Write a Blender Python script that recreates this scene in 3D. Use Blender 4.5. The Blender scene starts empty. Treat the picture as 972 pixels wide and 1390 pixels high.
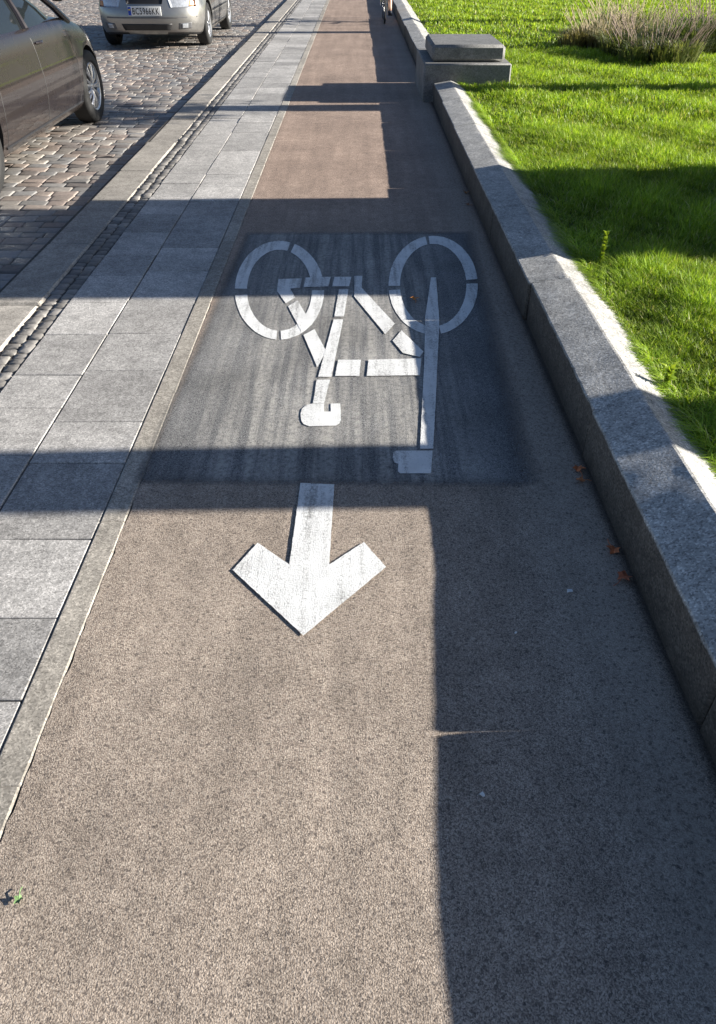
import bpy, bmesh, math, random
import numpy as np
from mathutils import Vector, noise
random.seed(7); RNG=np.random.default_rng(11)
S=bpy.context.scene; COL=S.collection
F=1019.0; TH=math.atan(793/1019); CT,ST=math.cos(TH),math.sin(TH); CH=1.6
def G(px,py,z=0.0):
    """photo measurement -> metres on the horizontal plane at height z"""
    H=CH-z; d=py+98.0; dep=F*H/(CT*d)
    return ((px-486)*dep/F,(dep-H*ST)/CT)
# ------------------------------------------------------------------ helpers
def link(o,parent=None):
    COL.objects.link(o)
    if parent: o.parent=parent
    return o
def tag(o,label=None,cat=None,group=None,kind=None):
    if label: o['label']=label
    if cat: o['category']=cat
    if group: o['group']=group
    if kind: o['kind']=kind
    return o
def thing(name,label,cat,loc=(0,0,0),rz=0,group=None):
    o=bpy.data.objects.new(name,None); COL.objects.link(o); o.location=loc; o.rotation_euler=(0,0,rz)
    o.empty_display_size=.1
    return tag(o,label,cat,group)
class MB:
    def __init__(s): s.v=[]; s.f=[]
    def add(s,v,f):
        b=len(s.v); s.v+= [tuple(p) for p in v]; s.f+=[tuple(i+b for i in q) for q in f]; return s
    def tube(s,pts,rad,seg=8,cap=True):
        pts=[Vector(p) for p in pts]; n=len(pts)
        if not hasattr(rad,'__len__'): rad=[rad]*n
        v=[];f=[]; up=None
        for i,p in enumerate(pts):
            d=(pts[min(i+1,n-1)]-pts[max(i-1,0)]).normalized()
            if up is None:
                up=Vector((0,0,1)) if abs(d.z)<.9 else Vector((1,0,0))
            a=(up-d*up.dot(d)).normalized(); b=d.cross(a); up=a
            for k in range(seg):
                t=2*math.pi*k/seg; v.append(p+(a*math.cos(t)+b*math.sin(t))*rad[i])
        for i in range(n-1):
            for k in range(seg):
                k2=(k+1)%seg; f.append((i*seg+k,i*seg+k2,(i+1)*seg+k2,(i+1)*seg+k))
        if cap: f.append(tuple(range(seg))[::-1]); f.append(tuple((n-1)*seg+k for k in range(seg)))
        return s.add(v,f)
    def box(s,x0,x1,y0,y1,z0,z1):
        v=[(x,y,z) for z in (z0,z1) for y in (y0,y1) for x in (x0,x1)]
        return s.add(v,[(0,2,3,1),(4,5,7,6),(0,1,5,4),(2,6,7,3),(0,4,6,2),(1,3,7,5)])
    def lathe(s,prof,c=(0,0,0),seg=40,closed=False):   # prof (r, x) about the X axis
        v=[];f=[]
        for r,x in prof:
            for k in range(seg):
                t=2*math.pi*k/seg; v.append((c[0]+x,c[1]+r*math.cos(t),c[2]+r*math.sin(t)))
        n=len(prof)
        for i in range(n if closed else n-1):
            j=(i+1)%n
            for k in range(seg):
                k2=(k+1)%seg; f.append((i*seg+k,i*seg+k2,j*seg+k2,j*seg+k))
        return s.add(v,f)
    def grid(s,P):
        n=len(P); m=len(P[0]); assert all(len(r)==m for r in P); v=[p for r in P for p in r]
        return s.add(v,[(i*m+j,i*m+j+1,(i+1)*m+j+1,(i+1)*m+j) for i in range(n-1) for j in range(m-1)])
    def build(s,name,mat,parent=None,smooth=True,bevel=0,seg=2,ang=38):
        me=bpy.data.meshes.new(name); me.from_pydata(s.v,[],s.f)
        bm=bmesh.new(); bm.from_mesh(me)
        if bevel: bmesh.ops.bevel(bm,geom=bm.edges[:],offset=bevel,segments=seg,affect='EDGES',profile=.6)
        bmesh.ops.recalc_face_normals(bm,faces=bm.faces[:])
        bm.to_mesh(me); bm.free()
        me.materials.append(mat); o=bpy.data.objects.new(name,me); link(o,parent)
        if smooth:
            me.polygons.foreach_set('use_smooth',[True]*len(me.polygons))
            try: me.set_sharp_from_angle(angle=math.radians(ang))
            except Exception: pass
        return o
def fast_mesh(name,V,loops,sizes,mat,col=None,smooth=False,parent=None):
    me=bpy.data.meshes.new(name)
    me.vertices.add(len(V)); me.vertices.foreach_set('co',V.astype(np.float32).ravel())
    me.loops.add(len(loops)); me.loops.foreach_set('vertex_index',loops.astype(np.int32))
    st=np.concatenate([[0],np.cumsum(sizes)[:-1]]).astype(np.int32)
    me.polygons.add(len(sizes)); me.polygons.foreach_set('loop_start',st)
    me.update(calc_edges=True)
    me.polygons.foreach_set('use_smooth',np.full(len(sizes),bool(smooth)))
    if col is not None:
        a=me.color_attributes.new('Col','FLOAT_COLOR','POINT')
        c=np.ones((len(V),4),np.float32); c[:,:3]=col; a.data.foreach_set('color',c.ravel())
    me.materials.append(mat); o=bpy.data.objects.new(name,me); link(o,parent); return o
# ------------------------------------------------------------------ materials
class NT:
    def __init__(s,name):
        s.m=bpy.data.materials.new(name); s.m.use_nodes=True; s.t=s.m.node_tree; s.n=s.t.nodes
        s.b=s.n['Principled BSDF']; s.out=s.n['Material Output']
    def new(s,typ,ins=None,**kw):
        x=s.n.new(typ)
        for k,v in kw.items(): setattr(x,k,v)
        for k,v in (ins or {}).items():
            if isinstance(v,bpy.types.NodeSocket): s.t.links.new(v,x.inputs[k])
            else: x.inputs[k].default_value=v
        return x
    def co(s,scale=None):
        c=s.new('ShaderNodeTexCoord').outputs['Object']
        if scale: c=s.new('ShaderNodeMapping',{'Vector':c,'Scale':scale}).outputs[0]
        return c
    def noise(s,vec,scale,detail=3,rough=.55):
        return s.new('ShaderNodeTexNoise',{'Vector':vec,'Scale':scale,'Detail':detail,'Roughness':rough}).outputs['Fac']
    def vor(s,vec,scale,feature='F1',**k):
        return s.new('ShaderNodeTexVoronoi',{'Vector':vec,'Scale':scale},feature=feature,**k)
    def ramp(s,fac,stops,interp='LINEAR'):
        r=s.new('ShaderNodeValToRGB',{'Fac':fac}); e=r.color_ramp.elements; r.color_ramp.interpolation=interp
        while len(e)<len(stops): e.new(.5)
        for q,(p,c) in zip(e,stops):
            q.position=p; q.color=(c if hasattr(c,'__len__') else (c,c,c))+((1,) if hasattr(c,'__len__') else (1,))
        return r.outputs['Color']
    def mix(s,fac,a,b,mode='MIX'):
        x=s.n.new('ShaderNodeMix'); x.data_type='RGBA'; x.blend_type=mode; x.clamp_factor=True
        for i,v in ((0,fac),(6,a),(7,b)):
            if isinstance(v,bpy.types.NodeSocket): s.t.links.new(v,x.inputs[i])
            else: x.inputs[i].default_value=v if not(i and len(v)==3) else (*v,1)
        return x.outputs[2]
    def math(s,op,a,b=0.0,c=None,clamp=False):
        x=s.n.new('ShaderNodeMath'); x.operation=op; x.use_clamp=clamp
        for i,v in enumerate((a,b) if c is None else (a,b,c)):
            if isinstance(v,bpy.types.NodeSocket): s.t.links.new(v,x.inputs[i])
            else: x.inputs[i].default_value=v
        return x.outputs[0]
    def warp(s,c,scale,amt):
        n=s.new('ShaderNodeTexNoise',{'Vector':c,'Scale':scale,'Detail':2}).outputs['Color']
        a=s.new('ShaderNodeVectorMath',{0:n,1:(.5,.5,.5)},operation='SUBTRACT').outputs[0]
        b=s.new('ShaderNodeVectorMath',{0:a,1:(amt,amt,amt)},operation='MULTIPLY').outputs[0]
        return s.new('ShaderNodeVectorMath',{0:c,1:b},operation='ADD').outputs[0]
    def mr(s,v,a,b,c=0.0,d=1.0):
        return s.new('ShaderNodeMapRange',{'Value':v,'From Min':a,'From Max':b,'To Min':c,'To Max':d}).outputs[0]
    def bump(s,h,strength=.5,dist=.005,normal=None):
        i={'Height':h,'Strength':strength,'Distance':dist}
        if normal: i['Normal']=normal
        return s.new('ShaderNodeBump',i).outputs[0]
    def fin(s,col,rough=.8,nrm=None,metal=0.0,spec=None,**kw):
        for k,v in (('Base Color',col),('Roughness',rough),('Metallic',metal),('Normal',nrm),('Specular IOR Level',spec)):
            if v is None: continue
            if isinstance(v,bpy.types.NodeSocket): s.t.links.new(v,s.b.inputs[k])
            else: s.b.inputs[k].default_value=(*v,1) if hasattr(v,'__len__') and len(v)==3 else v
        for k,v in kw.items(): s.b.inputs[k.replace('_',' ')].default_value=v
        return s.m
def sep(n,vec): return n.new('ShaderNodeSeparateXYZ',{'Vector':vec}).outputs

def asphalt_nodes(n,dark,mid,tan,light,scale=225):
    c=n.co(); w=n.warp(c,70,.010)
    v=n.vor(w,scale,voronoi_dimensions='2D'); v2=n.vor(w,scale*1.9,voronoi_dimensions='2D')
    r=sep(n,v.outputs['Color'])[0]; r2=sep(n,v2.outputs['Color'])[1]
    col=n.ramp(r,[(0,dark),(.08,dark),(.28,mid),(.6,tan),(.97,light)])
    col2=n.ramp(r2,[(0,dark),(.4,mid),(.9,light)])
    edge=n.mr(v.outputs['Distance'],.25,.6)
    col=n.mix(edge,col,col2); col=n.mix(.35,col,col2)
    h=n.math('SUBTRACT',n.math('MULTIPLY',r,.5),n.math('MULTIPLY',v.outputs['Distance'],.7))
    h=n.math('ADD',h,n.math('MULTIPLY',r2,.3)); h=n.math('ADD',h,n.math('MULTIPLY',n.noise(c,130,3,.7),.8))
    return c,col,h
def make_lane():
    n=NT('asphalt_lane')
    c,col,h=asphalt_nodes(n,(.125,.103,.088),(.28,.224,.18),(.43,.345,.275),(.59,.495,.405))
    x,y,z=sep(n,c)
    far=n.mr(y,2.2,6.5)
    col=n.mix(far,col,n.mix(1.0,col,(.97,.88,.86),'MULTIPLY'))
    big=n.noise(c,1.7,4); col=n.mix(1.0,col,n.ramp(big,[(.3,.82),(.7,1.12)]),'MULTIPLY')
    med=n.noise(c,14,3); col=n.mix(1.0,col,n.ramp(med,[(.3,.86),(.7,1.1)]),'MULTIPLY')
    st=n.noise(n.co((9,.5,1)),1.0,3); col=n.mix(1.0,col,n.ramp(st,[(.35,.88),(.65,1.08)]),'MULTIPLY')
    w=n.math('ADD',x,n.math('MULTIPLY',n.noise(c,5,3),.16))
    g=n.mr(w,.62,.84); g2=n.mr(x,.845,.80); g=n.math('MULTIPLY',g,n.math('MULTIPLY',g2,n.mr(n.noise(c,60,3),.35,.6)))
    col=n.mix(n.math('MULTIPLY',g,.6),col,(.52,.44,.36))
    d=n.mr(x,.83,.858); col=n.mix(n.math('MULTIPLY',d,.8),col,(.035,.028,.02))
    p=n.vor(c,26,voronoi_dimensions='2D'); pit=n.mr(p.outputs['Distance'],.08,.13,1,0)
    col=n.mix(n.math('MULTIPLY',pit,.5),col,(.06,.05,.05))
    b=n.bump(h,.40,.003); b=n.bump(n.noise(c,3.0,3),.4,.02,b)
    return n.fin(col,.78,b,spec=.3)
def make_patch():
    n=NT('asphalt_patch')
    c,col,h=asphalt_nodes(n,(.045,.045,.047),(.105,.104,.106),(.195,.193,.193),(.34,.335,.325))
    st=n.noise(n.co((20,.7,1)),1.0,4,.65); x,y,z=sep(n,c)
    m=n.math('MULTIPLY',n.mr(st,.40,.60),n.mr(n.noise(c,45,4,.7),.30,.58))
    mid=n.math('MULTIPLY',n.mr(x,-.80,-.45),n.mr(x,.6,.3))
    col=n.mix(n.math('MULTIPLY',n.math('MULTIPLY',m,mid),.68),col,(.52,.49,.44))
    col=n.mix(1.0,col,n.ramp(n.noise(c,2.4,4),[(.3,.78),(.7,1.25)]),'MULTIPLY')
    n.fin(col,.75,n.bump(h,.40,.003),spec=.3)
    e=sep(n,n.new('ShaderNodeAttribute',attribute_name='Col').outputs['Color'])[0]
    k=n.math('ADD',n.math('MULTIPLY',n.noise(c,70,5,.7),.45),n.math('MULTIPLY',e,1.25)); fac=n.mr(k,.30,1.35)
    t=n.new('ShaderNodeBsdfTransparent'); s=n.new('ShaderNodeMixShader',{'Fac':fac})
    n.t.links.new(t.outputs[0],s.inputs[1]); n.t.links.new(n.b.outputs[0],s.inputs[2]); n.t.links.new(s.outputs[0],n.out.inputs['Surface'])
    return n.m
def make_paint():
    n=NT('worn_white_paint'); c=n.co()
    v=n.vor(c,190,voronoi_dimensions='2D'); r=sep(n,v.outputs['Color'])[0]
    st=n.noise(n.co((26,1.6,1)),1.0,4,.65); fine=n.noise(c,110,4,.75); big=n.noise(c,3.2,3)
    wear=n.math('ADD',n.math('MULTIPLY',st,.5),n.math('MULTIPLY',fine,.5))
    wear=n.math('ADD',wear,n.math('MULTIPLY',big,.22))
    wear=n.math('ADD',wear,n.math('MULTIPLY',v.outputs['Distance'],.08))
    m=n.mr(wear,.64,.79)
    white=n.mix(1.0,(.86,.855,.83),n.ramp(n.noise(c,12,4),[(.3,.84),(.65,1.0)]),'MULTIPLY')
    col=n.mix(n.math('MULTIPLY',m,.8),white,n.ramp(r,[(0,(.08,.08,.08)),(.9,(.32,.30,.28))]))
    h=n.math('SUBTRACT',n.math('MULTIPLY',r,.4),v.outputs['Distance'])
    return n.fin(col,.65,n.bump(h,.3,.0025),spec=.3)
def granite(name,base,rough=.7,attr=False,speck=.35,shade_grime=0.0,scale=1.0,bump=.3):
    n=NT(name); c=n.co()
    if attr: b0=n.new('ShaderNodeAttribute',attribute_name='Col').outputs['Color']
    else: b0=n.mix(0.0,base,base)
    s1=n.vor(c,220*scale); r=sep(n,s1.outputs['Color'])[0]
    s2=n.vor(c,70*scale); rb=sep(n,s2.outputs['Color'])[1]
    col=n.mix(1.0,b0,n.ramp(r,[(0,1-speck),(.25,1-speck*.35),(.7,1.0),(1,1+speck*.9)]),'MULTIPLY')
    col=n.mix(1.0,col,n.ramp(rb,[(0,.82),(.5,1.0),(1,1.12)]),'MULTIPLY')
    col=n.mix(1.0,col,n.ramp(n.noise(c,9,5,.65),[(.3,.74),(.7,1.12)]),'MULTIPLY')
    col=n.mix(1.0,col,n.ramp(n.noise(c,1.6,4),[(.3,.80),(.7,1.12)]),'MULTIPLY')
    if shade_grime:
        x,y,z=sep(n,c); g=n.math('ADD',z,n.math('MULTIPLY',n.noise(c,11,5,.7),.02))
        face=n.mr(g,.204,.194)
        fc=n.mix(1.0,col,(.30,.265,.235),'MULTIPLY')  # lane-side face darkened in colour: painted shade plus splash dirt
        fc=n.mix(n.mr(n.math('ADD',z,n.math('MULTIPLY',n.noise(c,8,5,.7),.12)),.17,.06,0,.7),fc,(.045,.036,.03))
        col=n.mix(n.math('MULTIPLY',n.math('MULTIPLY',face,n.mr(x,1.0,.92)),shade_grime),col,fc)
    h=n.math('ADD',n.math('MULTIPLY',r,.35),n.noise(c,120*scale,4,.7))
    return n.fin(col,rough,n.bump(h,bump,.003),spec=.35)
def make_cobble():
    n=NT('cobble_stone'); c=n.co(); b0=n.new('ShaderNodeAttribute',attribute_name='Col').outputs['Color']
    col=n.mix(1.0,b0,n.ramp(n.noise(c,35,5,.65),[(.3,.85),(.7,1.3)]),'MULTIPLY')
    col=n.mix(1.0,col,n.ramp(n.noise(c,1.1,3),[(.3,.85),(.7,1.12)]),'MULTIPLY')
    return n.fin(col,n.mr(n.noise(c,8,3),.3,.7,.44,.7),n.bump(n.noise(c,60,5,.6),.3,.005),spec=.4)
def simple(name,col,rough=.6,metal=0.0,var=.15,nscale=20,bump=0,**kw):
    n=NT(name); c=n.co()
    cc=n.mix(1.0,col,n.ramp(n.noise(c,nscale,3),[(.3,1-var),(.7,1+var)]),'MULTIPLY')
    return n.fin(cc,rough,n.bump(n.noise(c,nscale*4,3),bump,.004) if bump else None,metal,**kw)
def leafy(name,attr=True,base=(.08,.14,.03),tr=.35,gain=(1.0,1.0,1.0)):
    n=NT(name)
    cc=n.new('ShaderNodeAttribute',attribute_name='Col').outputs['Color'] if attr else n.mix(0.0,base,base)
    cc=n.mix(1.0,cc,gain,'MULTIPLY')
    n.fin(cc,.5,spec=.35)
    t=n.new('ShaderNodeBsdfTranslucent',{'Color':n.mix(1.0,cc,(1.25,1.2,.6),'MULTIPLY')})
    m=n.new('ShaderNodeMixShader',{'Fac':tr}); n.t.links.new(n.b.outputs[0],m.inputs[1]); n.t.links.new(t.outputs[0],m.inputs[2])
    n.t.links.new(m.outputs[0],n.out.inputs['Surface']); return n.m
M=dict(lane=make_lane(),patch=make_patch(),paint=make_paint(),cobble=make_cobble(),
  slab=granite('granite_slab',None,attr=True,rough=.7,speck=.45),
  kerb=granite('kerb_stone',None,attr=True,rough=.7,speck=.35),
  strip=granite('concrete_strip',None,attr=True,rough=.8,speck=.45),
  wall=granite('wall_granite',(.52,.505,.475),rough=.75,speck=.5,shade_grime=1.0,scale=.8,bump=.5),
  ped=granite('pedestal_granite',(.25,.245,.235),rough=.7,speck=.4),
  grass=leafy('grass_blade',tr=.42,gain=(1.0,1.12,1.1)), leaf=leafy('tree_leaf'), 
  bark=simple('bark',(.09,.07,.05),.9,var=.4,bump=.6),
  grout=simple('joint_sand',(.10,.088,.075),.95,var=.4,nscale=60,bump=.5),
  soil=simple('lawn_soil',(.06,.08,.02),.95,var=.5,nscale=14),
  earth=simple('earth',(.10,.09,.075),.95,var=.3,nscale=3),
  tyre=simple('tyre_rubber',(.018,.018,.018),.75,bump=.2), black=simple('black_plastic',(.02,.02,.022),.5),
  dgrey=simple('grey_plastic',(.12,.12,.125),.5),
  rim=simple('silver_rim',(.55,.56,.58),.3,.85,var=.05), chrome=simple('chrome',(.75,.75,.75),.12,1.0,var=.02),
  glass=simple('dark_glass',(.012,.015,.017),.05,0,var=.05),
  lamp=simple('lamp_glass',(.55,.57,.60),.08,.35,var=.2,nscale=40),
  plate=simple('plate_white',(.8,.8,.78),.4,var=.03), blue=simple('plate_blue',(.01,.06,.42),.4), yellow=simple('plate_yellow',(.75,.55,.02),.4),
  skin=simple('skin',(.50,.30,.21),.5,var=.06), cloth=simple('dark_cloth',(.03,.035,.05),.85), shirt=simple('shirt_cloth',(.14,.17,.24),.85),
  hair=simple('hair',(.05,.03,.02),.6), orange=simple('amber',(.5,.16,.02),.3), red=simple('red_lens',(.35,.01,.01),.2))
def carpaint(name,c,metal=.55,rough=.28,dustc=(.16,.14,.12),dusta=.35):
    n=NT(name); co=n.co(); f=n.noise(co,900,1)
    col=n.mix(1.0,c,n.ramp(f,[(.3,.88),(.7,1.12)]),'MULTIPLY')
    dust=n.mr(sep(n,co)[2],.55,.2,0,dusta); col=n.mix(dust,col,dustc)
    n.fin(col,n.mr(n.noise(co,6,3),.3,.7,rough,rough+.12),None,metal)
    n.b.inputs['Coat Weight'].default_value=.8; n.b.inputs['Coat Roughness'].default_value=.04
    return n.m
# ------------------------------------------------------------------ stones in bulk
def stones(name,cx,cy,hx,hy,z,col,rings,cut,mat,rot=None,tilt=0.0,dome=0.0,parent=None,smooth=False):
    N=len(cx); R=len(rings); k=8*R+1
    V=np.zeros((N,k,3))
    sg=[(1,-1,0,1),(1,1,0,1),(1,1,1,0),(-1,1,1,0),(-1,1,0,1),(-1,-1,0,1),(-1,-1,1,0),(1,-1,1,0)]
    jit=RNG.normal(0,1,(N,8,2))*cut*.35
    for r,(ins,dz) in enumerate(rings):
        for q,(a,b,ca,cb) in enumerate(sg):
            V[:,r*8+q,0]=a*(hx-ins-ca*cut)+jit[:,q,0]; V[:,r*8+q,1]=b*(hy-ins-cb*cut)+jit[:,q,1]; V[:,r*8+q,2]=dz
    V[:,-1,2]=rings[-1][1]+dome
    tx=RNG.normal(0,1,N)*tilt; ty=RNG.normal(0,1,N)*tilt
    V[:,:,2]+=V[:,:,0]*tx[:,None]+V[:,:,1]*ty[:,None]
    if rot is not None:
        c,s=np.cos(rot)[:,None],np.sin(rot)[:,None]; x=V[:,:,0]*c-V[:,:,1]*s; y=V[:,:,0]*s+V[:,:,1]*c; V[:,:,0]=x;V[:,:,1]=y
    V[:,:,0]+=cx[:,None]; V[:,:,1]+=cy[:,None]; V[:,:,2]+=z[:,None]
    f=[];sz=[]
    for r in range(R-1):
        for q in range(8):
            q2=(q+1)%8; f+=[r*8+q,r*8+q2,(r+1)*8+q2,(r+1)*8+q]; sz.append(4)
    for q in range(8): f+=[(R-1)*8+q,(R-1)*8+(q+1)%8,k-1]; sz.append(3)
    f=np.array(f); loops=(f[None,:]+np.arange(N)[:,None]*k).ravel(); sizes=np.tile(sz,N)
    C=np.repeat(col,k,axis=0)
    return fast_mesh(name,V.reshape(-1,3),loops,sizes,mat,C,smooth=smooth,parent=parent)
def sheet(name,x0,x1,y0,y1,z,mat):
    m=MB(); m.add([(x0,y0,z),(x1,y0,z),(x1,y1,z),(x0,y1,z)],[(0,1,2,3)])
    return tag(m.build(name,mat,smooth=False),kind='structure')
K=1.6/CT
XL=-.391*K; XS=-.434*K; XM=-.617*K; XP=-.772*K; XC=-.845*K; XK=-.985*K; XR=.4255*K
Y0,Y1=-2.0,32.0
sheet('ground',-300,300,-300,300,-.16,M['earth'])
sheet('pavement_bed',XK-.02,XL+.01,Y0,60,-.012,M['grout'])
sheet('road_bed',-40,XK+.01,-20,80,-.076,M['grout'])
def ragged():
    m=MB(); v=[];f=[]; ys=np.arange(Y0,60,.03); n=len(ys)
    for i,y in enumerate(ys):
        e=XL+.007*noise.noise(Vector((y*9,0,3)))+.006*noise.noise(Vector((y*40,0,9)))
        v+=[(e,y,0),(XR+.03,y,0)]
    for i in range(n-1): f.append((2*i,2*i+1,2*i+3,2*i+2))
    m.add(v,f); return tag(m.build('bike_lane',M['lane'],smooth=False),kind='structure')
ragged()
pc=[G(174,660),G(745,664),G(646,313),G(332,314)]
nu,nv=60,60; PV=[];PCc=[]
for j in range(nv+1):
    w=j/nv
    for i in range(nu+1):
        u=i/nu
        a=[pc[0][k]*(1-u)+pc[1][k]*u for k in (0,1)]; b=[pc[3][k]*(1-u)+pc[2][k]*u for k in (0,1)]
        PV.append((a[0]*(1-w)+b[0]*w,a[1]*(1-w)+b[1]*w,.0022))
        e=min(u*1.55/.07,(1-u)*1.55/.14,w*2.7/.06,(1-w)*2.7/.10,1); PCc.append((e,e,e))
fl=[];
for j in range(nv):
    for i in range(nu): q=j*(nu+1)+i; fl+=[q,q+1,q+nu+2,q+nu+1]
tag(fast_mesh('dark_asphalt_patch',np.array(PV),np.array(fl),np.full(nu*nv,4),M['patch'],np.array(PCc)),kind='structure')
# slabs
A=np.array
cx=[];cy=[];hx=[];hy=[];cc=[]
for (a,b,off) in ((XP,XM,.12),(XM,XS,.0)):
    y=Y0+off
    while y<Y1:
        l=random.choice((.30,.36,.40,.43,.45)); cx.append((a+b)/2+random.uniform(-.0015,.0015)); cy.append(y+l/2); hx.append((b-a)/2-(.0022 if a==XP else .004)); hy.append(l/2-.0018)
        g=random.uniform(.36,.54); cc.append((g*1.07,g*1.02,g*.96)); y+=l
o=stones('granite_pavement',A(cx),A(cy),A(hx),A(hy),RNG.normal(0,.0014,len(cx)),A(cc),[(0,-.03),(0,-.003),(.003,0)],.002,M['slab'],tilt=.004)
tag(o,kind='structure')
cx=[];cy=[];hx=[];hy=[];cc=[]; y=Y0
while y<Y1:
    l=random.choice((.9,1.0,1.0)); cx.append((XS+XL)/2-.001); cy.append(y+l/2); hx.append((XL-XS)/2-.004); hy.append(l/2-.002)
    g=random.uniform(.36,.43); cc.append((g*1.10,g,g*.86)); y+=l
tag(stones('edging_strip',A(cx),A(cy),A(hx),A(hy),np.zeros(len(cx))+.002,A(cc),[(-.004,-.03),(-.003,-.004),(.002,0)],.003,M['strip']),kind='structure')
cx=[];cy=[];hx=[];hy=[];cc=[]; y=Y0
while y<Y1:
    l=random.uniform(.85,1.1); cx.append((XK+XC)/2); cy.append(y+l/2); hx.append((XC-XK)/2-.004); hy.append(l/2-.003)
    g=random.uniform(.34,.44); cc.append((g*1.09,g,g*.88)); y+=l
tag(stones('road_kerb',A(cx),A(cy),A(hx),A(hy),RNG.normal(0,.002,len(cx)),A(cc),[(0,-.12),(0,-.012),(.01,0)],.006,M['kerb'],tilt=.004),kind='structure')
cx=[];cy=[];hx=[];hy=[];cc=[]
w=(XP-XC)/2
for r in range(2):
    y=Y0
    while y<Y1:
        l=random.uniform(.055,.095); cx.append(XC+w*(r+.5)+random.uniform(-.005,.005)); cy.append(y+l/2); hx.append(w/2-.004); hy.append(l/2-.003)
        g=random.uniform(.14,.28); cc.append((g*1.07,g,g*.92)); y+=l
tag(stones('sett_band',A(cx),A(cy),A(hx),A(hy),RNG.normal(-.004,.002,len(cx)),A(cc),[(0,-.03),(.001,-.005),(.006,0)],.007,M['cobble'],rot=RNG.normal(0,.08,len(cx)),tilt=.03,dome=.001,smooth=True),kind='structure')
cx=[];cy=[];hx=[];hy=[];cc=[]; y=.5
pal=[(.27,.22,.19),(.25,.235,.22),(.31,.28,.25),(.20,.175,.16),(.30,.25,.215),(.27,.26,.25),(.29,.26,.23)]
while y<28:
    l=random.uniform(.11,.14); xe=min(-3.6,-(.477*(CT*y+1.0)+1.3)); x=XK-.01
    x-=random.uniform(0,.05)
    while x>xe:
        ww=random.uniform(.13,.22); cx.append(x-ww/2); cy.append(y+l/2+random.uniform(-.004,.004)+.03*math.sin(x*.9)); hx.append(ww/2-.0028); hy.append(l/2-.0028)
        p=random.choice(pal); k=random.uniform(.75,1.15); cc.append(tuple(q*k for q in p)); x-=ww
    y+=l
tag(stones('cobbled_road',A(cx),A(cy),A(hx),A(hy),RNG.normal(-.062,.0018,len(cx)),A(cc),[(0,-.04),(.001,-.006),(.004,-.0012),(.015,.0004)],.009,M['cobble'],rot=RNG.normal(0,.03,len(cx)),tilt=.017,dome=.0006,smooth=True),kind='structure')
# ------------------------------------------------------------------ road marking
ZM=.0045
def poly(m,pts,z=ZM):
    P=[G(*p) for p in pts]; v=[]
    for i,(a,b) in enumerate(zip(P,P[1:]+P[:1])):
        L=math.dist(a,b); n=max(2,int(L/.012))
        for k in range(n):
            t=k/n; q=0 if k==0 else random.uniform(-.0008,.0008); dx,dy=(b[0]-a[0])/L,(b[1]-a[1])/L
            v.append((a[0]+(b[0]-a[0])*t-dy*q,a[1]+(b[1]-a[1])*t+dx*q,z))
    m.add(v,[tuple(range(len(v)))])
def ringarc(m,c,ro,ri,a0,a1,n=40):
    P=[[],[]]
    for i in range(n+1):
        a=math.radians(a0+(a1-a0)*i/n)
        for k,(rx,ry) in enumerate((ro,ri)):
            j=random.uniform(-.2,.2); x,y=G(c[0]+(rx+j)*math.cos(a),c[1]+(ry+j)*math.sin(a)); P[k].append((x,y,ZM))
    m.grid(P)
bm_=thing('bicycle_road_marking','white painted bicycle symbol, upside down, on the dark asphalt patch','road marking')
def part(name,fn): 
    q=MB(); fn(q); return q.build(name,M['paint'],bm_,smooth=False)
part('wheel_marking',lambda q:[ringarc(q,(379.5,395),(60.5,67),(44,55),a,b) for a,b in ((-70,-4),(0,88),(94,174),(182,284))])
part('wheel_marking',lambda q:[ringarc(q,(588,388),(60.5,67),(45,56),a,b) for a,b in ((-96,-7),(-2,80),(85,174),(179,260))])
def frm(q):
    for i,p in enumerate(([(378,380),(410,379),(407,392),(394,393),(401,405),(388,413),(376,396)],
      [(391,417),(404,409),(424,442),(409,451)],[(412,456),(427,448),(443,478),(431,500)],
      [(415,378),(449,377),(446,390),(412,391)],[(454,377),(477,377),(474,390),(451,390)],
      [(460,394),(473,394),(467,431),(454,431)],[(453,435),(466,435),(450,513),(432,513)],[(430,517),(448,517),(440,549),(425,549)],
      [(481,376),(492,376),(491,392),(536,441),(523,455),(481,404)],[(545,450),(575,479),(570,486),(547,481),(533,464)],
      [(459,490),(490,490),(488,512),(455,512)],[(500,490),(572,488),(570,511),(498,512)],
      [(585,378),(592,378),(596,432),(596,449),(588,611),(570,611),(576,490),(577,432)])): poly(q,p,ZM+.0009+.00012*i)
part('frame_marking',frm)
part('saddle_marking',lambda q:poly(q,[(408,564),(410,556),(416,551),(425,549),(440,549),(440,560),(449,560),(449,549),(462,549),(463,571),(461,576),(456,579),(420,580),(412,577),(409,572)],ZM+.0006))
part('handlebar_marking',lambda q:poly(q,[(534,615),(538,613),(587,613),(585,644),(543,644),(540,641),(541,631),(535,629),(533,623)],ZM+.0006))
ar=thing('arrow_road_marking','white painted arrow pointing towards the viewer below the bicycle symbol','road marking')
q=MB(); poly(q,[(408,657),(454,659),(447,768),(393,768)],ZM+.0006); q.build('arrow_shaft',M['paint'],ar,smooth=False)
q=MB(); poly(q,[(392,767),(350,738),(316,775),(412,864),(524,771),(494,737),(448,767)]); q.build('arrow_head',M['paint'],ar,smooth=False)
# ------------------------------------------------------------------ low granite wall
def zr(y): return .252+(.226-.252)*min(max((y-.8)/3.4,0),1)+.030*min(max((2.4-y)/1.6,0),1)
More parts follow.
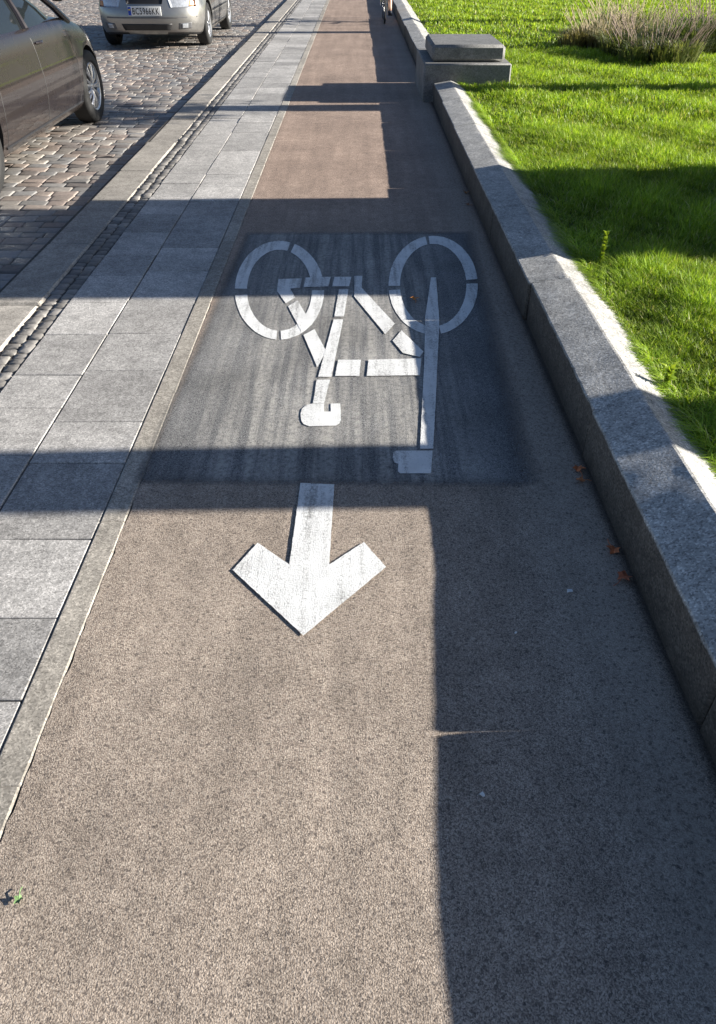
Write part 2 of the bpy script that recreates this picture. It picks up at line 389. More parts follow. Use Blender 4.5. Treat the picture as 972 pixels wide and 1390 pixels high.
# fixed subdivision of the section so every slice of a stone has the same points
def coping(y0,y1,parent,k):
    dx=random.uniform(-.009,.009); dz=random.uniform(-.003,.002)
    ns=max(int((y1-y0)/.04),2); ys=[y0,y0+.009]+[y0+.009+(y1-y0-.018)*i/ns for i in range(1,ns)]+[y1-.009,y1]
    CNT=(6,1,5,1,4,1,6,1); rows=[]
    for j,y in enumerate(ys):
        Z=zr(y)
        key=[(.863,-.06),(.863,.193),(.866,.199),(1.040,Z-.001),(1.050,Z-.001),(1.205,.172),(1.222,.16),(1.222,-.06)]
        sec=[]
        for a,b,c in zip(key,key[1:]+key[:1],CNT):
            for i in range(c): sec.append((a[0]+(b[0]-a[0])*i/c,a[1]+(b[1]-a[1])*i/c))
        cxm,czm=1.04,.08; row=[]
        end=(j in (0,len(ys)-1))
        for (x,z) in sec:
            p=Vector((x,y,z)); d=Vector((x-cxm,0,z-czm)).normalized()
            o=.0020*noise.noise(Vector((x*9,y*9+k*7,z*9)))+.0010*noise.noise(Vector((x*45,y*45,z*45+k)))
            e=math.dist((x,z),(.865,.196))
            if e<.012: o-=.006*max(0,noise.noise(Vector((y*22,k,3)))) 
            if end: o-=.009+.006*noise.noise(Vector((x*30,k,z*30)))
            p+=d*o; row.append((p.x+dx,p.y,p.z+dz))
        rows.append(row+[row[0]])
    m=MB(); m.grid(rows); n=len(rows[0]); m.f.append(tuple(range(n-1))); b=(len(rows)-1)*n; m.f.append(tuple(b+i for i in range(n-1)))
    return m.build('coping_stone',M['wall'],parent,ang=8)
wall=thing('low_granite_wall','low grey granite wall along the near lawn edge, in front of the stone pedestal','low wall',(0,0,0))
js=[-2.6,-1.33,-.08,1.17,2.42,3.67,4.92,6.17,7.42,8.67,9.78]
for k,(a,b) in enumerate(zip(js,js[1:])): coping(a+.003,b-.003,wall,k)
wall2=thing('low_granite_wall','low grey granite wall running on beyond the stone pedestal towards the cyclist','low wall',(0,0,0))
y=11.24;k=20
while y<32: coping(y+.004,y+1.246,wall2,k); y+=1.25;k+=1
pd=thing('stone_pedestal','square two-tier grey granite pedestal interrupting the low wall beside the lane','pedestal',(1.25,10.5,0))
def blk(name,b,bv):
    m=MB(); m.box(b[0]-1.25,b[1]-1.25,b[2]-10.5,b[3]-10.5,b[4],b[5]); return m.build(name,M['ped'],pd,bevel=bv,seg=1)
blk('base_block',(.75,1.74,9.80,11.2,-.05,.39),.015); blk('cap_block',(.84,1.67,9.90,11.02,.392,.56),.03)
# ------------------------------------------------------------------ lawn
sheet('lawn_soil',1.215,120,-20,140,.152,M['soil'])
def hfield(x,y): return .5+.25*np.sin(x*5.1+y*3.3)+.15*np.sin(x*11.7-y*9.1+1)+.1*np.sin(x*23+y*19)
def grass(N,ya,yb,wd,hmin,hmax,fringe=False):
    y=RNG.uniform(ya,yb,int(N*2.2)); xm=.477*(CT*y+.9)+.9
    if fringe: x=RNG.normal(1.222,.012,len(y)).clip(1.205,1.26)[:N]; y=y[:N]
    else:
        x=1.213+RNG.uniform(0,1,len(y))*(xm.max()-1.21); k=x<xm; x=x[k][:N]; y=y[k][:N]
    N=len(x)
    f=hfield(x,y); h=(hmin+(hmax-hmin)*RNG.beta(2,2.5,N))*(.6+.8*f); a=RNG.uniform(0,2*np.pi,N); ln=h*RNG.uniform(.15,1.0,N)
    h=h*np.minimum(1.0,.5+np.abs(x-1.2)*1.2)
    if fringe: a=RNG.normal(np.pi/2,.7,N); ln=ln*1.2
    w=wd*RNG.uniform(.6,1.3,N); la=a+RNG.normal(0,.4,N)+np.pi/2
    dx,dy=np.cos(la)*ln,np.sin(la)*ln; wx,wy=np.cos(a)*w/2,np.sin(a)*w/2
    z0=.15; V=np.zeros((N,5,3))
    V[:,0]=np.stack([x-wx,y-wy,0*x+z0],1); V[:,1]=np.stack([x+wx,y+wy,0*x+z0],1)
    V[:,2]=np.stack([x+wx*.8+dx*.35,y+wy*.8+dy*.35,z0+h*.6],1); V[:,3]=np.stack([x-wx*.8+dx*.35,y-wy*.8+dy*.35,z0+h*.6],1)
    V[:,4]=np.stack([x+dx,y+dy,z0+h*(.8 if fringe else .95)],1)
    g=RNG.uniform(0,1,N)[:,None]; dry=(RNG.uniform(0,1,N)<.06)[:,None]
    c=np.array([.14,.23,.015])*(1-g)+np.array([.42,.50,.06])*g; c=c*(.65+.75*f[:,None]); c=np.where(dry,np.array([.55,.48,.22]),c)
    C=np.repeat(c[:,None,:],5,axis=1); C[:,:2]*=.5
    return V.reshape(-1,3),C.reshape(-1,3),N
VV=[];CC=[];n=0
for a in ((78000,1.2,4.2,.0040,.035,.11),(80000,4.2,7.5,.0055,.035,.105),(70000,7.5,13,.010,.035,.10),(65000,13,30,.022,.035,.09),(9000,.8,10,.005,.09,.15,True)):
    v,c,k=grass(*a); VV.append(v);CC.append(c);n+=k
f_=np.array([0,1,2,3,3,2,4]); loops=(f_[None,:]+np.arange(n)[:,None]*5).ravel()
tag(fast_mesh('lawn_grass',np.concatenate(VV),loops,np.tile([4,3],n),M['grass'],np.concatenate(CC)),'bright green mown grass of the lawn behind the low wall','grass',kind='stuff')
def blades(m_v,m_c,cx,cy,z,N,hmin,hmax,wd,spread,lean,c0,c1,curve=.4):
    for i in range(N):
        a=random.uniform(0,6.283); r=spread*math.sqrt(random.random()); x=cx+r*math.cos(a); y=cy+r*math.sin(a)
        h=random.uniform(hmin,hmax); L=lean*h*random.uniform(.3,1); b=a+random.uniform(-.6,.6); w=wd*random.uniform(.6,1.2)
        pa=b+1.57; t=random.random(); c=[c0[q]*(1-t)+c1[q]*t for q in range(3)]
        wx,wy=math.cos(pa)*w/2,math.sin(pa)*w/2; dx,dy=math.cos(b)*L,math.sin(b)*L
        m_v+=[(x-wx,y-wy,z),(x+wx,y+wy,z),(x+wx+dx*.35,y+wy+dy*.35,z+h*.6),(x-wx+dx*.35,y-wy+dy*.35,z+h*.6),(x+dx,y+dy,z+h*(1-.25*lean))]
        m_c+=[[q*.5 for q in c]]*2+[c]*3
def blademesh(name,v,c,parent=None):
    n=len(v)//5; l=(f_[None,:]+np.arange(n)[:,None]*5).ravel()
    return fast_mesh(name,np.array(v),l,np.tile([4,3],n),M['leaf'],np.array(c),parent=parent)
def weed(px,py,h,label):
    x,y=G(px,py,.19); t=thing('weed',label,'weed',(x,y,.15)); v=[];c=[]
    for k in range(14):
        z=h*k/14; blades(v,c,0,0,z,4,.02,.045,.016,.004,1.3,(.26,.40,.03),(.46,.58,.06))
    blademesh('leaves',v,c,t); m=MB(); m.tube([(0,0,0),(.004,.003,h*.5),(-.003,.005,h)],[.003,.0025,.001],6); m.build('stem',M['bark'],t)
weed(816,352,.18,'bright upright green weed at the lawn edge, just below the shadow band')
weed(905,520,.10,'low leafy weed beside the wall at the sunlit near lawn edge')
def bush(x,y,r,h,label,c0,c1,s0):
    t=thing('ornamental_bush',label,'bush',(x,y,.15),0,'border plants on the lawn'); v=[];c=[]
    for k in range(18):
        a=random.uniform(0,6.28); q=r*math.sqrt(random.random())*.9; b=random.uniform(.5,1.25)
        blades(v,c,q*math.cos(a),q*math.sin(a),0,190,h*.25,h*random.uniform(.55,.9),.012,r*.25,1.1,[p*b for p in c0],[p*b for p in c1])
    blademesh('foliage',v,c,t); m=MB()
    for k in range(90):
        a=random.uniform(0,6.28); q=r*math.sqrt(random.random())*.8; hh=h*random.uniform(.6,1.15); L=random.uniform(.2,.7)*hh
        x0,y0=q*math.cos(a),q*math.sin(a); x1,y1=x0+L*math.cos(a),y0+L*math.sin(a)
        m.tube([(x0,y0,0),((x0*.6+x1*.4),(y0*.6+y1*.4),hh*.6),(x1,y1,hh)],[.003,.003,.004],4)
    m.build('dry_stalk',s0,t)
stalk=simple('brown_stalk',(.30,.22,.17),.8,var=.35); straw=simple('straw_stalk',(.48,.39,.24),.8,var=.3)
bush(4.15,12.1,.75,.58,'brown green tuft with dry stalks at the right edge of the lawn',(.09,.14,.04),(.30,.32,.13),stalk)
bush(3.75,13.4,.6,.50,'straw coloured ornamental grass clump behind the brown green tuft, nearer the lane',(.18,.17,.07),(.42,.37,.18),straw)
bush(5.2,12.9,.8,.8,'taller dusky bush at the far right corner of the lawn',(.07,.12,.035),(.22,.27,.10),stalk)
bush(4.6,14.9,.8,.6,'pale tufted border plant behind the other clumps at the top right',(.13,.16,.07),(.36,.36,.18),straw)
# ------------------------------------------------------------------ unseen trees and plinth, added right of view to cast the shadow bands
SA=math.radians(1.5); SE=math.radians(17.6)
def tree(x,y,r,h,cz,cr,chz,nl,label,z0=.15):
    t=thing('tree',label,'tree',(x,y,z0),0,'added unseen trees'); m=MB()
    P=[(0,0,-.1),(0,0,.15)]+[(.03*math.sin(k),.0,h*k/8) for k in range(1,9)]
    m.tube(P,[r*1.05,r]+[r*(1-.03*k) if k<5 else r*(.7-.15*(k-4)) for k in range(1,9)],14)
    for k in range(9):
        a=k*2.4; s=h*random.uniform(.55,.85); e=cr*random.uniform(.5,.85)
        m.tube([(0,0,s),(e*.5*math.cos(a),e*.5*math.sin(a),s+.3*e),(e*math.cos(a),e*math.sin(a),min(s+.9*e,cz+chz*.7))],[r*.35,r*.2,r*.06],7)
    m.build('trunk',M['bark'],t)
    cl=[]
    for k in range(46):
        d=Vector((random.gauss(0,1),random.gauss(0,1),random.gauss(0,1))).normalized()*random.uniform(.35,.95)
        cl.append((Vector((d.x*cr,d.y*cr,cz+d.z*chz)),random.uniform(.22,.4)*cr,random.uniform(.6,1.3)))
    V=np.zeros((nl,4,3)); C=np.zeros((nl,4,3))
    for i in range(nl):
        c,q,b=random.choice(cl); p=c+Vector((random.gauss(0,.5),random.gauss(0,.5),random.gauss(0,.4)))*q
        u=Vector((random.gauss(0,1),random.gauss(0,1),random.gauss(0,1))).normalized(); w=u.cross(Vector((random.random(),random.random(),1))).normalized()
        s=random.uniform(.04,.08)
        V[i]=[p-u*s,p-w*s*.5,p+u*s,p+w*s*.5]; C[i]=np.array([.07,.12,.02])*b if random.random()<.8 else np.array([.22,.15,.02])*b
    fast_mesh('crown',V.reshape(-1,3),np.arange(nl*4),np.full(nl,4),M['leaf'],C.reshape(-1,3),parent=t)
tree(5.2,2.275+5.2*math.tan(SA),.222,6.5,5.9,1.9,1.5,6000,'unseen tree nearest the viewer, added outside the right edge to cast the narrow shadow band')
tree(6.9,9.45+.2,.22,4.4,3.55,1.15,1.05,3000,'small unseen tree beyond the plinth, added with a low sparse crown for its shadow')
tree(10.5,17.5,.2,7,6.2,2.2,1.8,6000,'tall unseen tree furthest along the lawn beyond the border plants, added for its shadow')
pl=thing('shadow_plinth','unseen tall grey plinth, added outside the right edge to cast the broad shadow band','plinth',(5.6,4.94+5.6*math.tan(SA),.1))  # guessed block out of view, sized for the broad shadow band
m=MB(); m.box(-1.0,1.0,-.90,.90,0,.35); m.build('base_block',M['ped'],pl,bevel=.02)
m=MB(); m.box(-.93,.93,-.93,.93,.352,3.4); m.build('shaft',M['ped'],pl,bevel=.012)
m=MB(); m.box(-1.05,1.05,-.93,.93,3.402,3.65); m.build('cornice',M['ped'],pl,bevel=.03)
# ------------------------------------------------------------------ fallen leaves and scraps
def fallen(px,py,size,colr,label,z=0.004,rz=None,curl=.4):
    x,y=G(px,py,z); m=MB(); n=15; v=[(0,0,size*.12)]
    for k in range(n):
        a=2*math.pi*k/n; r=size*(.62+.38*math.cos(a*5/1)*(.6) )*(1-.25*math.sin(a/2)); r*=random.uniform(.85,1.1)
        v.append((r*math.cos(a)*.6,r*math.sin(a)*.6,abs(math.cos(a))*size*curl*.5+.001))
    m.add(v,[(0,1+k,1+(k+1)%n) for k in range(n)]); m.tube([(0,0,size*.1),(size*.35,-size*.5,.006),(size*.45,-size*.8,.004)],.0012,5)
    o=m.build('fallen_leaf',simple('dry_leaf',colr,.7,var=.35,nscale=90),None,smooth=False); o.location=(x,y,z); o.rotation_euler=(0,0,random.uniform(0,6.28) if rz is None else rz)
    return tag(o,label,'leaf','fallen leaves along the lane')
rust=(.62,.19,.07)
fallen(563,406,.06,(.50,.18,.03),'orange brown leaf on the right wheel of the painted bicycle',.009)
fallen(784,637,.062,rust,'rust red leaf at the wall foot, level with the bottom of the dark patch')
fallen(787,653,.045,(.48,.18,.07),'small brown leaf just below the rust red one at the wall foot')
fallen(833,748,.062,rust,'upper of two crumpled red leaves at the foot of the near wall')
fallen(846,784,.066,(.50,.15,.07),'lower crumpled dark red leaf at the foot of the near wall')
fallen(633,262,.07,(.36,.16,.06),'distant brown leaf at the wall foot where the shadow band begins')
fallen(634,278,.05,(.28,.12,.05),'small dark leaf just below the distant brown one')
fallen(26,1222,.028,(.16,.27,.10),'little green leaf on the sunlit asphalt in the bottom left corner')
fallen(712,432,.05,(.14,.09,.05),'dark withered leaf at the wall foot beside the painted front wheel')
for px,py,s,l in ((773,803,.011,'tiny white paper scrap near the two crumpled red leaves'),(655,1080,.007,'tiny white scrap on the shaded asphalt near the shadow edge'),(700,860,.005,'white crumb in the shade left of the near wall')):
    x,y=G(px,py); m=MB(); m.box(-s/2,s/2,-s*.7,s*.7,.0005,.004); m.v=[(a+random.uniform(-.2,.2)*s,b+random.uniform(-.2,.2)*s,c) for a,b,c in m.v]
    o=m.build('paper_scrap',M['plate'],smooth=False); o.location=(x,y,.002); o.rotation_euler.z=random.random()*3; tag(o,l,'litter')
# ------------------------------------------------------------------ cars
def sinterp(x,xs,ys):
    return float(np.interp(x,xs,ys))
def make_car(name,label,paint,loc,rz,spec):
    L,W=spec['L'],spec['W']; a,b=2.6,9.0
    TY,TZ=spec['ty'],spec['tz']; 
    def zt(y): 
        return sum(sinterp(y+d,TY,TZ) for d in (-.12,-.06,0,.06,.12))/5
    def zb(y): return sinterp(y,[-L,-L+.4,-1.0,1.0,L-.4,L],[.30,.24,.19,.19,.20,.24])
    T=[0,.05,.12,.22,.34,.46,.56,.62,.66,.76,.86,.93,.975,1.0]
    SX=[.90,.945,.965,.985,.997,1.0,.997,.992,.984,.976,.962,.945,.925,.89]
    SY=[.955,.975,.985,.993,1.0,1.0,.995,.99,.985,.978,.968,.958,.945,.925]
    D=[]
    for s in np.linspace(0,math.pi,1600):
        yy=-math.cos(s); D.append((W*max(0,(1-abs(yy)**b))**(1/a),L*yy))
    D=np.array(D); seg=np.r_[0,np.cumsum(np.hypot(*np.diff(D,axis=0).T))]; tot=seg[-1]; seg/=tot
    def outl(s): return sinterp(s,seg,D[:,0]),sinterp(s,seg,D[:,1])
    def s_side(y): return sinterp(y,D[:,1],seg)
    def s_front(x): k=len(D)//2; return float(np.interp(-x,-D[k:,0],seg[k:]))
    def s_rear(x): k=len(D)//2; return float(np.interp(x,D[:k,0],seg[:k]))
    def P(s,t,off=0,sg=1):
        x,y=outl(s); sx=sinterp(t,T,SX); sy=sinterp(t,T,SY); Y=y*sy; X=x*sx
        z0=zb(Y); z1=zt(Y); z=z0+(z1-z0)*t
        nx,ny=x/W,(y/L)**5; q=math.hypot(nx,ny) or 1
        return (sg*(X+off*nx/q),Y+off*ny/q,z)
    def PZ(s,z,off=0,sg=1):
        t=.5
        for _ in range(4):
            p=P(s,t); z0=zb(p[1]); z1=zt(p[1]); t=min(max((z-z0)/(z1-z0),0),1)
        return P(s,t,off,sg)
    root=thing(name,label,'car',loc,rz)
    n=110; ss=np.linspace(0,1,n+1); v=[];f=[]; ring=2*n
    for t in T:
        R_=[P(s,t) for s in ss]; v+=R_+[(-p[0],p[1],p[2]) for p in R_[n-1:0:-1]]
    nt=len(T)
    for i in range(nt-1):
        for k in range(ring):
            k2=(k+1)%ring; f.append((i*ring+k,i*ring+k2,(i+1)*ring+k2,(i+1)*ring+k))
    f.append(tuple(range(ring))[::-1])
    tb=(nt-1)*ring; mrow=12; prev=None
    for i in range(1,n):
        r=v[tb+i]; row=[tb+i]
        for j in range(1,mrow):
            q=1-2*j/mrow; row.append(len(v)); v.append((r[0]*q,r[1],r[2]+.06*(1-q*q)*min(1,r[0]/(W*.5))))
        row.append(tb+(ring-i))
        if prev is None: 
            for j in range(mrow): f.append((tb,row[j],row[j+1]))
        else:
            for j in range(mrow): f.append((prev[j],row[j],row[j+1],prev[j+1]))
        prev=row
    for j in range(mrow): f.append((tb+n,prev[j+1],prev[j]))
    m=MB(); m.add(v,f); body=m.build('body',paint,root)
    RA=spec['R']+.045; WY=spec['wy']; wz=spec['R']-.005
    c=MB()
    for wy in WY:
        for sg in (-1,1):
            x0,x1=sorted((sg*(W-.30),sg*(W+.2))); c.lathe([(0.0001,x0),(RA,x0),(RA,x1),(0.0001,x1)],(0,wy,wz),48)
    cut=c.build('cut',M['black']); cut.location=loc; cut.rotation_euler=(0,0,rz)
    bpy.context.view_layer.update()
    md=body.modifiers.new('b','BOOLEAN'); md.object=cut; md.operation='DIFFERENCE'; md.solver='EXACT'
    dg=bpy.context.evaluated_depsgraph_get(); dg.update(); me=bpy.data.meshes.new_from_object(body.evaluated_get(dg))
    body.modifiers.clear(); body.data=me; bpy.data.objects.remove(cut)
    while len(me.materials)<2: me.materials.append(M['black'])
    me.materials[0]=paint; me.materials[1]=M['black']
    for p in me.polygons:
        p.material_index=0; cc=p.center
        for wy in WY:
            d=math.hypot(cc.y-wy,cc.z-wz)
            if d<RA+.004 and (abs(p.normal.x)<.35 and abs(d-RA)<.01 or abs(abs(cc.x)-(W-.30))<.01): p.material_index=1
        if p.normal.z<-.8 and cc.z<.35: p.material_index=1
    try: me.set_sharp_from_angle(angle=math.radians(35))
    except Exception: pass
    R=spec['R']
    for wy in WY:
        for sg in (-1,1):
            we=bpy.data.objects.new('wheel',None); link(we,root); we.location=(sg*(W-.015-.1),wy,R-.002); we.rotation_euler=(0,0,0 if sg>0 else math.pi)
            we.empty_display_size=.1
            rr=R-.105
            t=MB(); t.lathe([(rr,-.09),(R-.03,-.1),(R-.008,-.088),(R,-.06),(R,.06),(R-.008,.085),(R-.03,.1),(rr+.01,.102),(rr-.004,.09),(rr-.004,-.09)],seg=56,closed=True); t.build('tyre',M['tyre'],we)
            t=MB(); t.lathe([(rr-.004,-.08),(rr-.004,.086),(rr-.012,.094),(rr-.024,.088),(rr-.035,.06)],seg=56)
            t.lathe([(.001,.082),(.028,.08),(.045,.07),(.055,.05),(.055,.0)],seg=32)
            ns=spec.get('spokes',7)
            for k in range(ns):
                for da in (-.12,.12):
                    an=2*math.pi*k/ns; a1=an+da*.5; a2=an+da*1.25
                    t.tube([(.068,.04*math.cos(a1),.04*math.sin(a1)),(.085,.5*rr*math.cos((a1+a2)/2),.5*rr*math.sin((a1+a2)/2)),(.072,(rr-.02)*math.cos(a2),(rr-.02)*math.sin(a2))],[.014,.012,.014],6)
            t.build('rim',M['rim'],we)
            t=MB(); t.lathe([(.001,.03),(rr-.02,.03),(rr-.01,-.05)],seg=40); t.build('brake_disc',M['black'],we)
    def sline(pts,name,mat,r=.004,off=.0,seg=6):
        for sg in (-1,1):
            m=MB(); m.tube([PZ(s_side(y),z,off,sg) for y,z in pts],r,seg); m.build(name,mat,root)
    dr=spec['doors']
    for y in dr:
        top=zt(y)-.015; sline([(y+.03*math.sin(k/8*3.1),.27+(top-.27)*k/8) for k in range(9)],'door_seam',M['black'],.0035)
    sline([(WY[0]+.42+ (WY[1]-WY[0]-.8)*k/20,.262) for k in range(21)],'sill_strip',M['black'],.012,-.002)
    if spec.get('moulding'): sline([(WY[0]+.44+(WY[1]-WY[0]-.86)*k/20,.50) for k in range(21)],'side_moulding',M['black'],.016,.0)
    for y in dr[:-1]:
        for sg in (-1,1):
            m=MB(); q=[PZ(s_side(y+.07+.17*k/5),zt(y)-.13,.006+.022*math.sin(k/5*math.pi),sg) for k in range(6)]; m.tube(q,[.008,.012,.013,.013,.012,.008],8)
            m.build('door_handle',paint,root)
    cb,cf,rb,rf,RZ=spec['cabin']
    m=MB(); lev=[]
    for t in (0,.25,.5,.75,1):
        y0=cb+(rb-cb)*t; y1=cf+(rf-cf)*t; hw=(W-.07)+(W*.68-(W-.07))*(t**1.2); row=[]
        for k in range(64):
            an=2*math.pi*k/64; ca,sa=math.cos(an),math.sin(an)
            x=hw*math.copysign(abs(ca)**.35,ca); y=(y0+y1)/2+(y1-y0)/2*math.copysign(abs(sa)**.45,sa)
            zbse=zt(y)-.02; row.append((x,y,zbse+(RZ-zbse)*t))
        lev.append(row+[row[0]])
    m.grid(lev); m.build('window_glass',M['glass'],root)
    m=MB(); rw=W*.68
    m.grid([[((i/8*2-1)*(rw+.015)*(1-.06*abs(j/10*2-1)**4),rb-.03+(rf-rb+.06)*j/10,RZ+.045*(1-(i/4-1)**2)*(1-.5*(j/5-1)**2)-.005) for i in range(9)] for j in range(11)]); m.build('roof',paint,root)
    for sg in (-1,1):
        for (yb_,yt) in ((cf-.03,rf),(dr[1],)*2,(cb+.05,rb)):
            m=MB(); pts=[]
            for t in (0,.25,.5,.75,1):
                hw=(W-.07)+(W*.68-(W-.07))*(t**1.2); y=yb_+(yt-yb_)*t; zz=zt(y)-.02; pts.append((sg*(hw*.985 if yb_ in (cf-.03,cb+.05) else hw+.002),y,zz+(RZ-zz)*t))
            m.tube(pts,[.035,.03,.026,.024,.024],8); m.build('pillar',paint,root)
    for sg in (-1,1):
        m=MB(); y=cf-spec.get('my',.32); x=W-.05; z=zt(y)+spec.get('mz',.10)
        m.grid([[(sg*(x+.11+.10*math.cos(p)*math.sin(q)),y+.055*math.cos(q)*1.0,z+.065*math.sin(p)*math.sin(q)) for p in np.linspace(0,2*math.pi,17)] for q in np.linspace(0,math.pi,9)])
        m.tube([(sg*(x-.12),y,z-.03),(sg*(x+.05),y,z-.02)],.02,8); m.build('side_mirror',paint,root)
    def patch(name,mat,cor,off,mirror,region='front',nu=10,nv=6):
        sf=s_front if region=='front' else s_rear
        for sg in ((-1,1) if mirror else (1,)):
            m=MB(); G_=[]
            for j in range(nv+1):
                w=j/nv; row=[]
                for i in range(nu+1):
                    u=i/nu; x=(cor[0][0]*(1-u)+cor[1][0]*u)*(1-w)+(cor[3][0]*(1-u)+cor[2][0]*u)*w
                    z=(cor[0][1]*(1-u)+cor[1][1]*u)*(1-w)+(cor[3][1]*(1-u)+cor[2][1]*u)*w
                    sgx=sg*(1 if x>=0 else -1); row.append(PZ(sf(abs(x)),z,off,sgx))
                G_.append(row)
            m.grid(G_)
            per=[G_[0][i] for i in range(nu+1)]+[G_[j][nu] for j in range(1,nv+1)]+[G_[nv][i] for i in range(nu-1,-1,-1)]+[G_[j][0] for j in range(nv-1,-1,-1)]
            m.grid([per,[(p[0]*.995,p[1]-math.copysign(off+.01,p[1]),p[2]) for p in per]])
            m2=m.build(name,mat,root)
            bm=bmesh.new(); bm.from_mesh(m2.data); bmesh.ops.remove_doubles(bm,verts=bm.verts[:],dist=.0002); bm.to_mesh(m2.data); bm.free()
    for nm,mt,cor,off,mir,rg in spec['patches']: patch(nm,mt,cor,off,mir,rg)
    if spec.get('plate'):
        pe=MB(); pz=spec['plate']; yf=PZ(1.0,pz)[1]+.022
        pe.box(-.275,.275,yf-.02,yf,pz-.064,pz+.064); po=pe.build('number_plate',M['plate'],root,bevel=.004)
        q=MB(); q.box(.222,.270,yf+.0005,yf+.003,pz-.058,pz+.058); q.build('plate_band',M['blue'],po,smooth=False)
        q=MB(); q.box(.230,.262,yf+.0035,yf+.005,pz+.012,pz+.030); q.build('plate_flag',M['yellow'],po,smooth=False)
        tc=bpy.data.curves.new('t','FONT'); tc.body='BC5966KK'; tc.size=.13; tc.align_x='CENTER'; tc.align_y='CENTER'; tc.extrude=.001; tc.offset=.001; tc.space_character=1.12
        to=bpy.data.objects.new('t',tc); COL.objects.link(to); bpy.context.view_layer.update()
        me=bpy.data.meshes.new_from_object(to.evaluated_get(bpy.context.evaluated_depsgraph_get())); bpy.data.objects.remove(to)
        me.materials.clear(); me.materials.append(M['black']); xo=[v.co.x for v in me.vertices]; k=.445/(max(xo)-min(xo)); xc=(max(xo)+min(xo))/2
        yo=[v.co.y for v in me.vertices]; yc=(max(yo)+min(yo))/2; ky=.094/(max(yo)-min(yo))
        for v_ in me.vertices:
            x,y_,z_=v_.co; v_.co=(-(x-xc)*k-.024,yf+.002+z_,pz+(y_-yc)*ky)
        lo=bpy.data.objects.new('plate_lettering',me); link(lo,po)
    return root
A1=[-2.25,-2.1,-1.8,-1.2,0,.8,1.0,1.25,1.6,1.85,2.05,2.2]
A2=[-2.4,-2.25,-2.0,-1.3,0,.95,1.15,1.42,1.72,2.0,2.2,2.4]
dark=carpaint('dark_metallic_paint',(.026,.020,.019),.25,.22,(.05,.042,.036),.25)
silver=carpaint('silver_metallic_paint',(.37,.365,.35),.7,.28)
pat=[('headlight',M['lamp'],[(.46,.60),(.80,.61),(.80,.72),(.52,.70)],.006,True,'front'),
     ('grille',M['black'],[(-.36,.56),(.36,.56),(.40,.68),(-.40,.68)],.004,False,'front'),
     ('air_intake',M['black'],[(-.50,.27),(.50,.27),(.54,.37),(-.54,.37)],.004,False,'front'),
     ('tail_light',M['red'],[(.50,.72),(.78,.72),(.78,.86),(.52,.86)],.006,True,'rear')]
make_car('parked_car','dark brownish grey car with a silver spoked wheel at the upper left edge',dark,(-3.67,7.57,-.062),0,
  dict(L=2.34,W=.89,ty=A2,tz=[.86,.95,1.0,1.02,1.0,.985,.97,.92,.86,.79,.70,.60],R=.335,wy=(-1.46,1.49),doors=(-1.0,.02,1.03),cabin=(-2.0,1.25,-1.6,.3,1.42),my=.62,mz=.21,spokes=9,patches=pat))
pat2=[('headlight',M['lamp'],[(.44,.61),(.82,.61),(.82,.76),(.40,.76)],.008,True,'front'),
     ('turn_signal',M['orange'],[(.72,.625),(.80,.625),(.80,.70),(.74,.70)],.012,True,'front'),
     ('grille',M['black'],[(-.30,.66),(.30,.66),(.33,.76),(-.33,.76)],.004,False,'front'),
     ('bumper_strip',M['dgrey'],[(-.82,.462),(.82,.462),(.82,.482),(-.82,.482)],.006,False,'front'),
     ('air_intake',M['black'],[(-.40,.29),(.40,.29),(.43,.385),(-.43,.385)],.004,False,'front'),
     ('fog_lamp_recess',M['dgrey'],[(.54,.30),(.74,.31),(.74,.40),(.55,.39)],.004,True,'front'),
     ('fog_lamp',M['lamp'],[(.59,.315),(.68,.315),(.68,.38),(.59,.38)],.012,True,'front'),
     ('tail_light',M['red'],[(.50,.72),(.78,.72),(.78,.86),(.52,.86)],.006,True,'rear')]
make_car('parked_car','silver car facing the viewer with a white number plate, on the cobbles',silver,(-3.56,17.15,-.062),math.radians(180),
  dict(L=2.15,W=.93,ty=A1,tz=[.88,.96,1.0,1.0,.97,.96,.95,.93,.89,.86,.82,.78],R=.32,wy=(-1.38,1.25),doors=(-.95,-.02,.86),cabin=(-1.85,1.0,-1.4,.2,1.43),moulding=True,spokes=6,patches=pat2,plate=.565))
# ------------------------------------------------------------------ bicycle and rider
BX,BY=.56,19.4
bk=thing('bicycle','dark bicycle being ridden along the far end of the lane','bicycle',(BX,BY,0))
for wy in (-.52,.54):
    w=bpy.data.objects.new('wheel',None); link(w,bk); w.location=(0,wy,.345); w.empty_display_size=.1
    t=MB(); t.lathe([(.32+.024*math.cos(a),.02*math.sin(a)) for a in np.linspace(0,2*math.pi,10)[:-1]],seg=48,closed=True); t.build('tyre',M['tyre'],w)
    t=MB(); t.lathe([(.30,-.01),(.305,.01),(.292,.0)],seg=48,closed=True); t.build('rim',M['rim'],w)
    t=MB(); t.tube([(-.04,0,0),(.04,0,0)],.018,10)
    for k in range(24):
        a=2*math.pi*k/24; t.tube([(.02*(-1)**k,.015*math.cos(a),.015*math.sin(a)),(0,.297*math.cos(a),.297*math.sin(a))],.0015,4)
    t.build('spokes',M['chrome'],w)
m=MB(); bb=(0,-.06,.29); st=(0,-.24,.80); hd=(0,.36,.86); hb=(0,.40,.70)
for a,b,r in ((bb,st,.016),(st,hd,.016),(bb,hb,.019),(hd,hb,.02)): m.tube([a,b],r,10)
for sx in (-.055,.055): m.tube([(sx*.3,-.06,.29),(sx,-.52,.345)],.009,8); m.tube([(sx*.3,-.24,.78),(sx,-.52,.345)],.008,8)
m.build('frame',M['black'],bk)
m=MB(); m.tube([hb,(0,.43,.66)],.018,10)
for sx in (-.05,.05): m.tube([(sx,.43,.66),(sx,.48,.5),(sx,.54,.345)],.011,8)
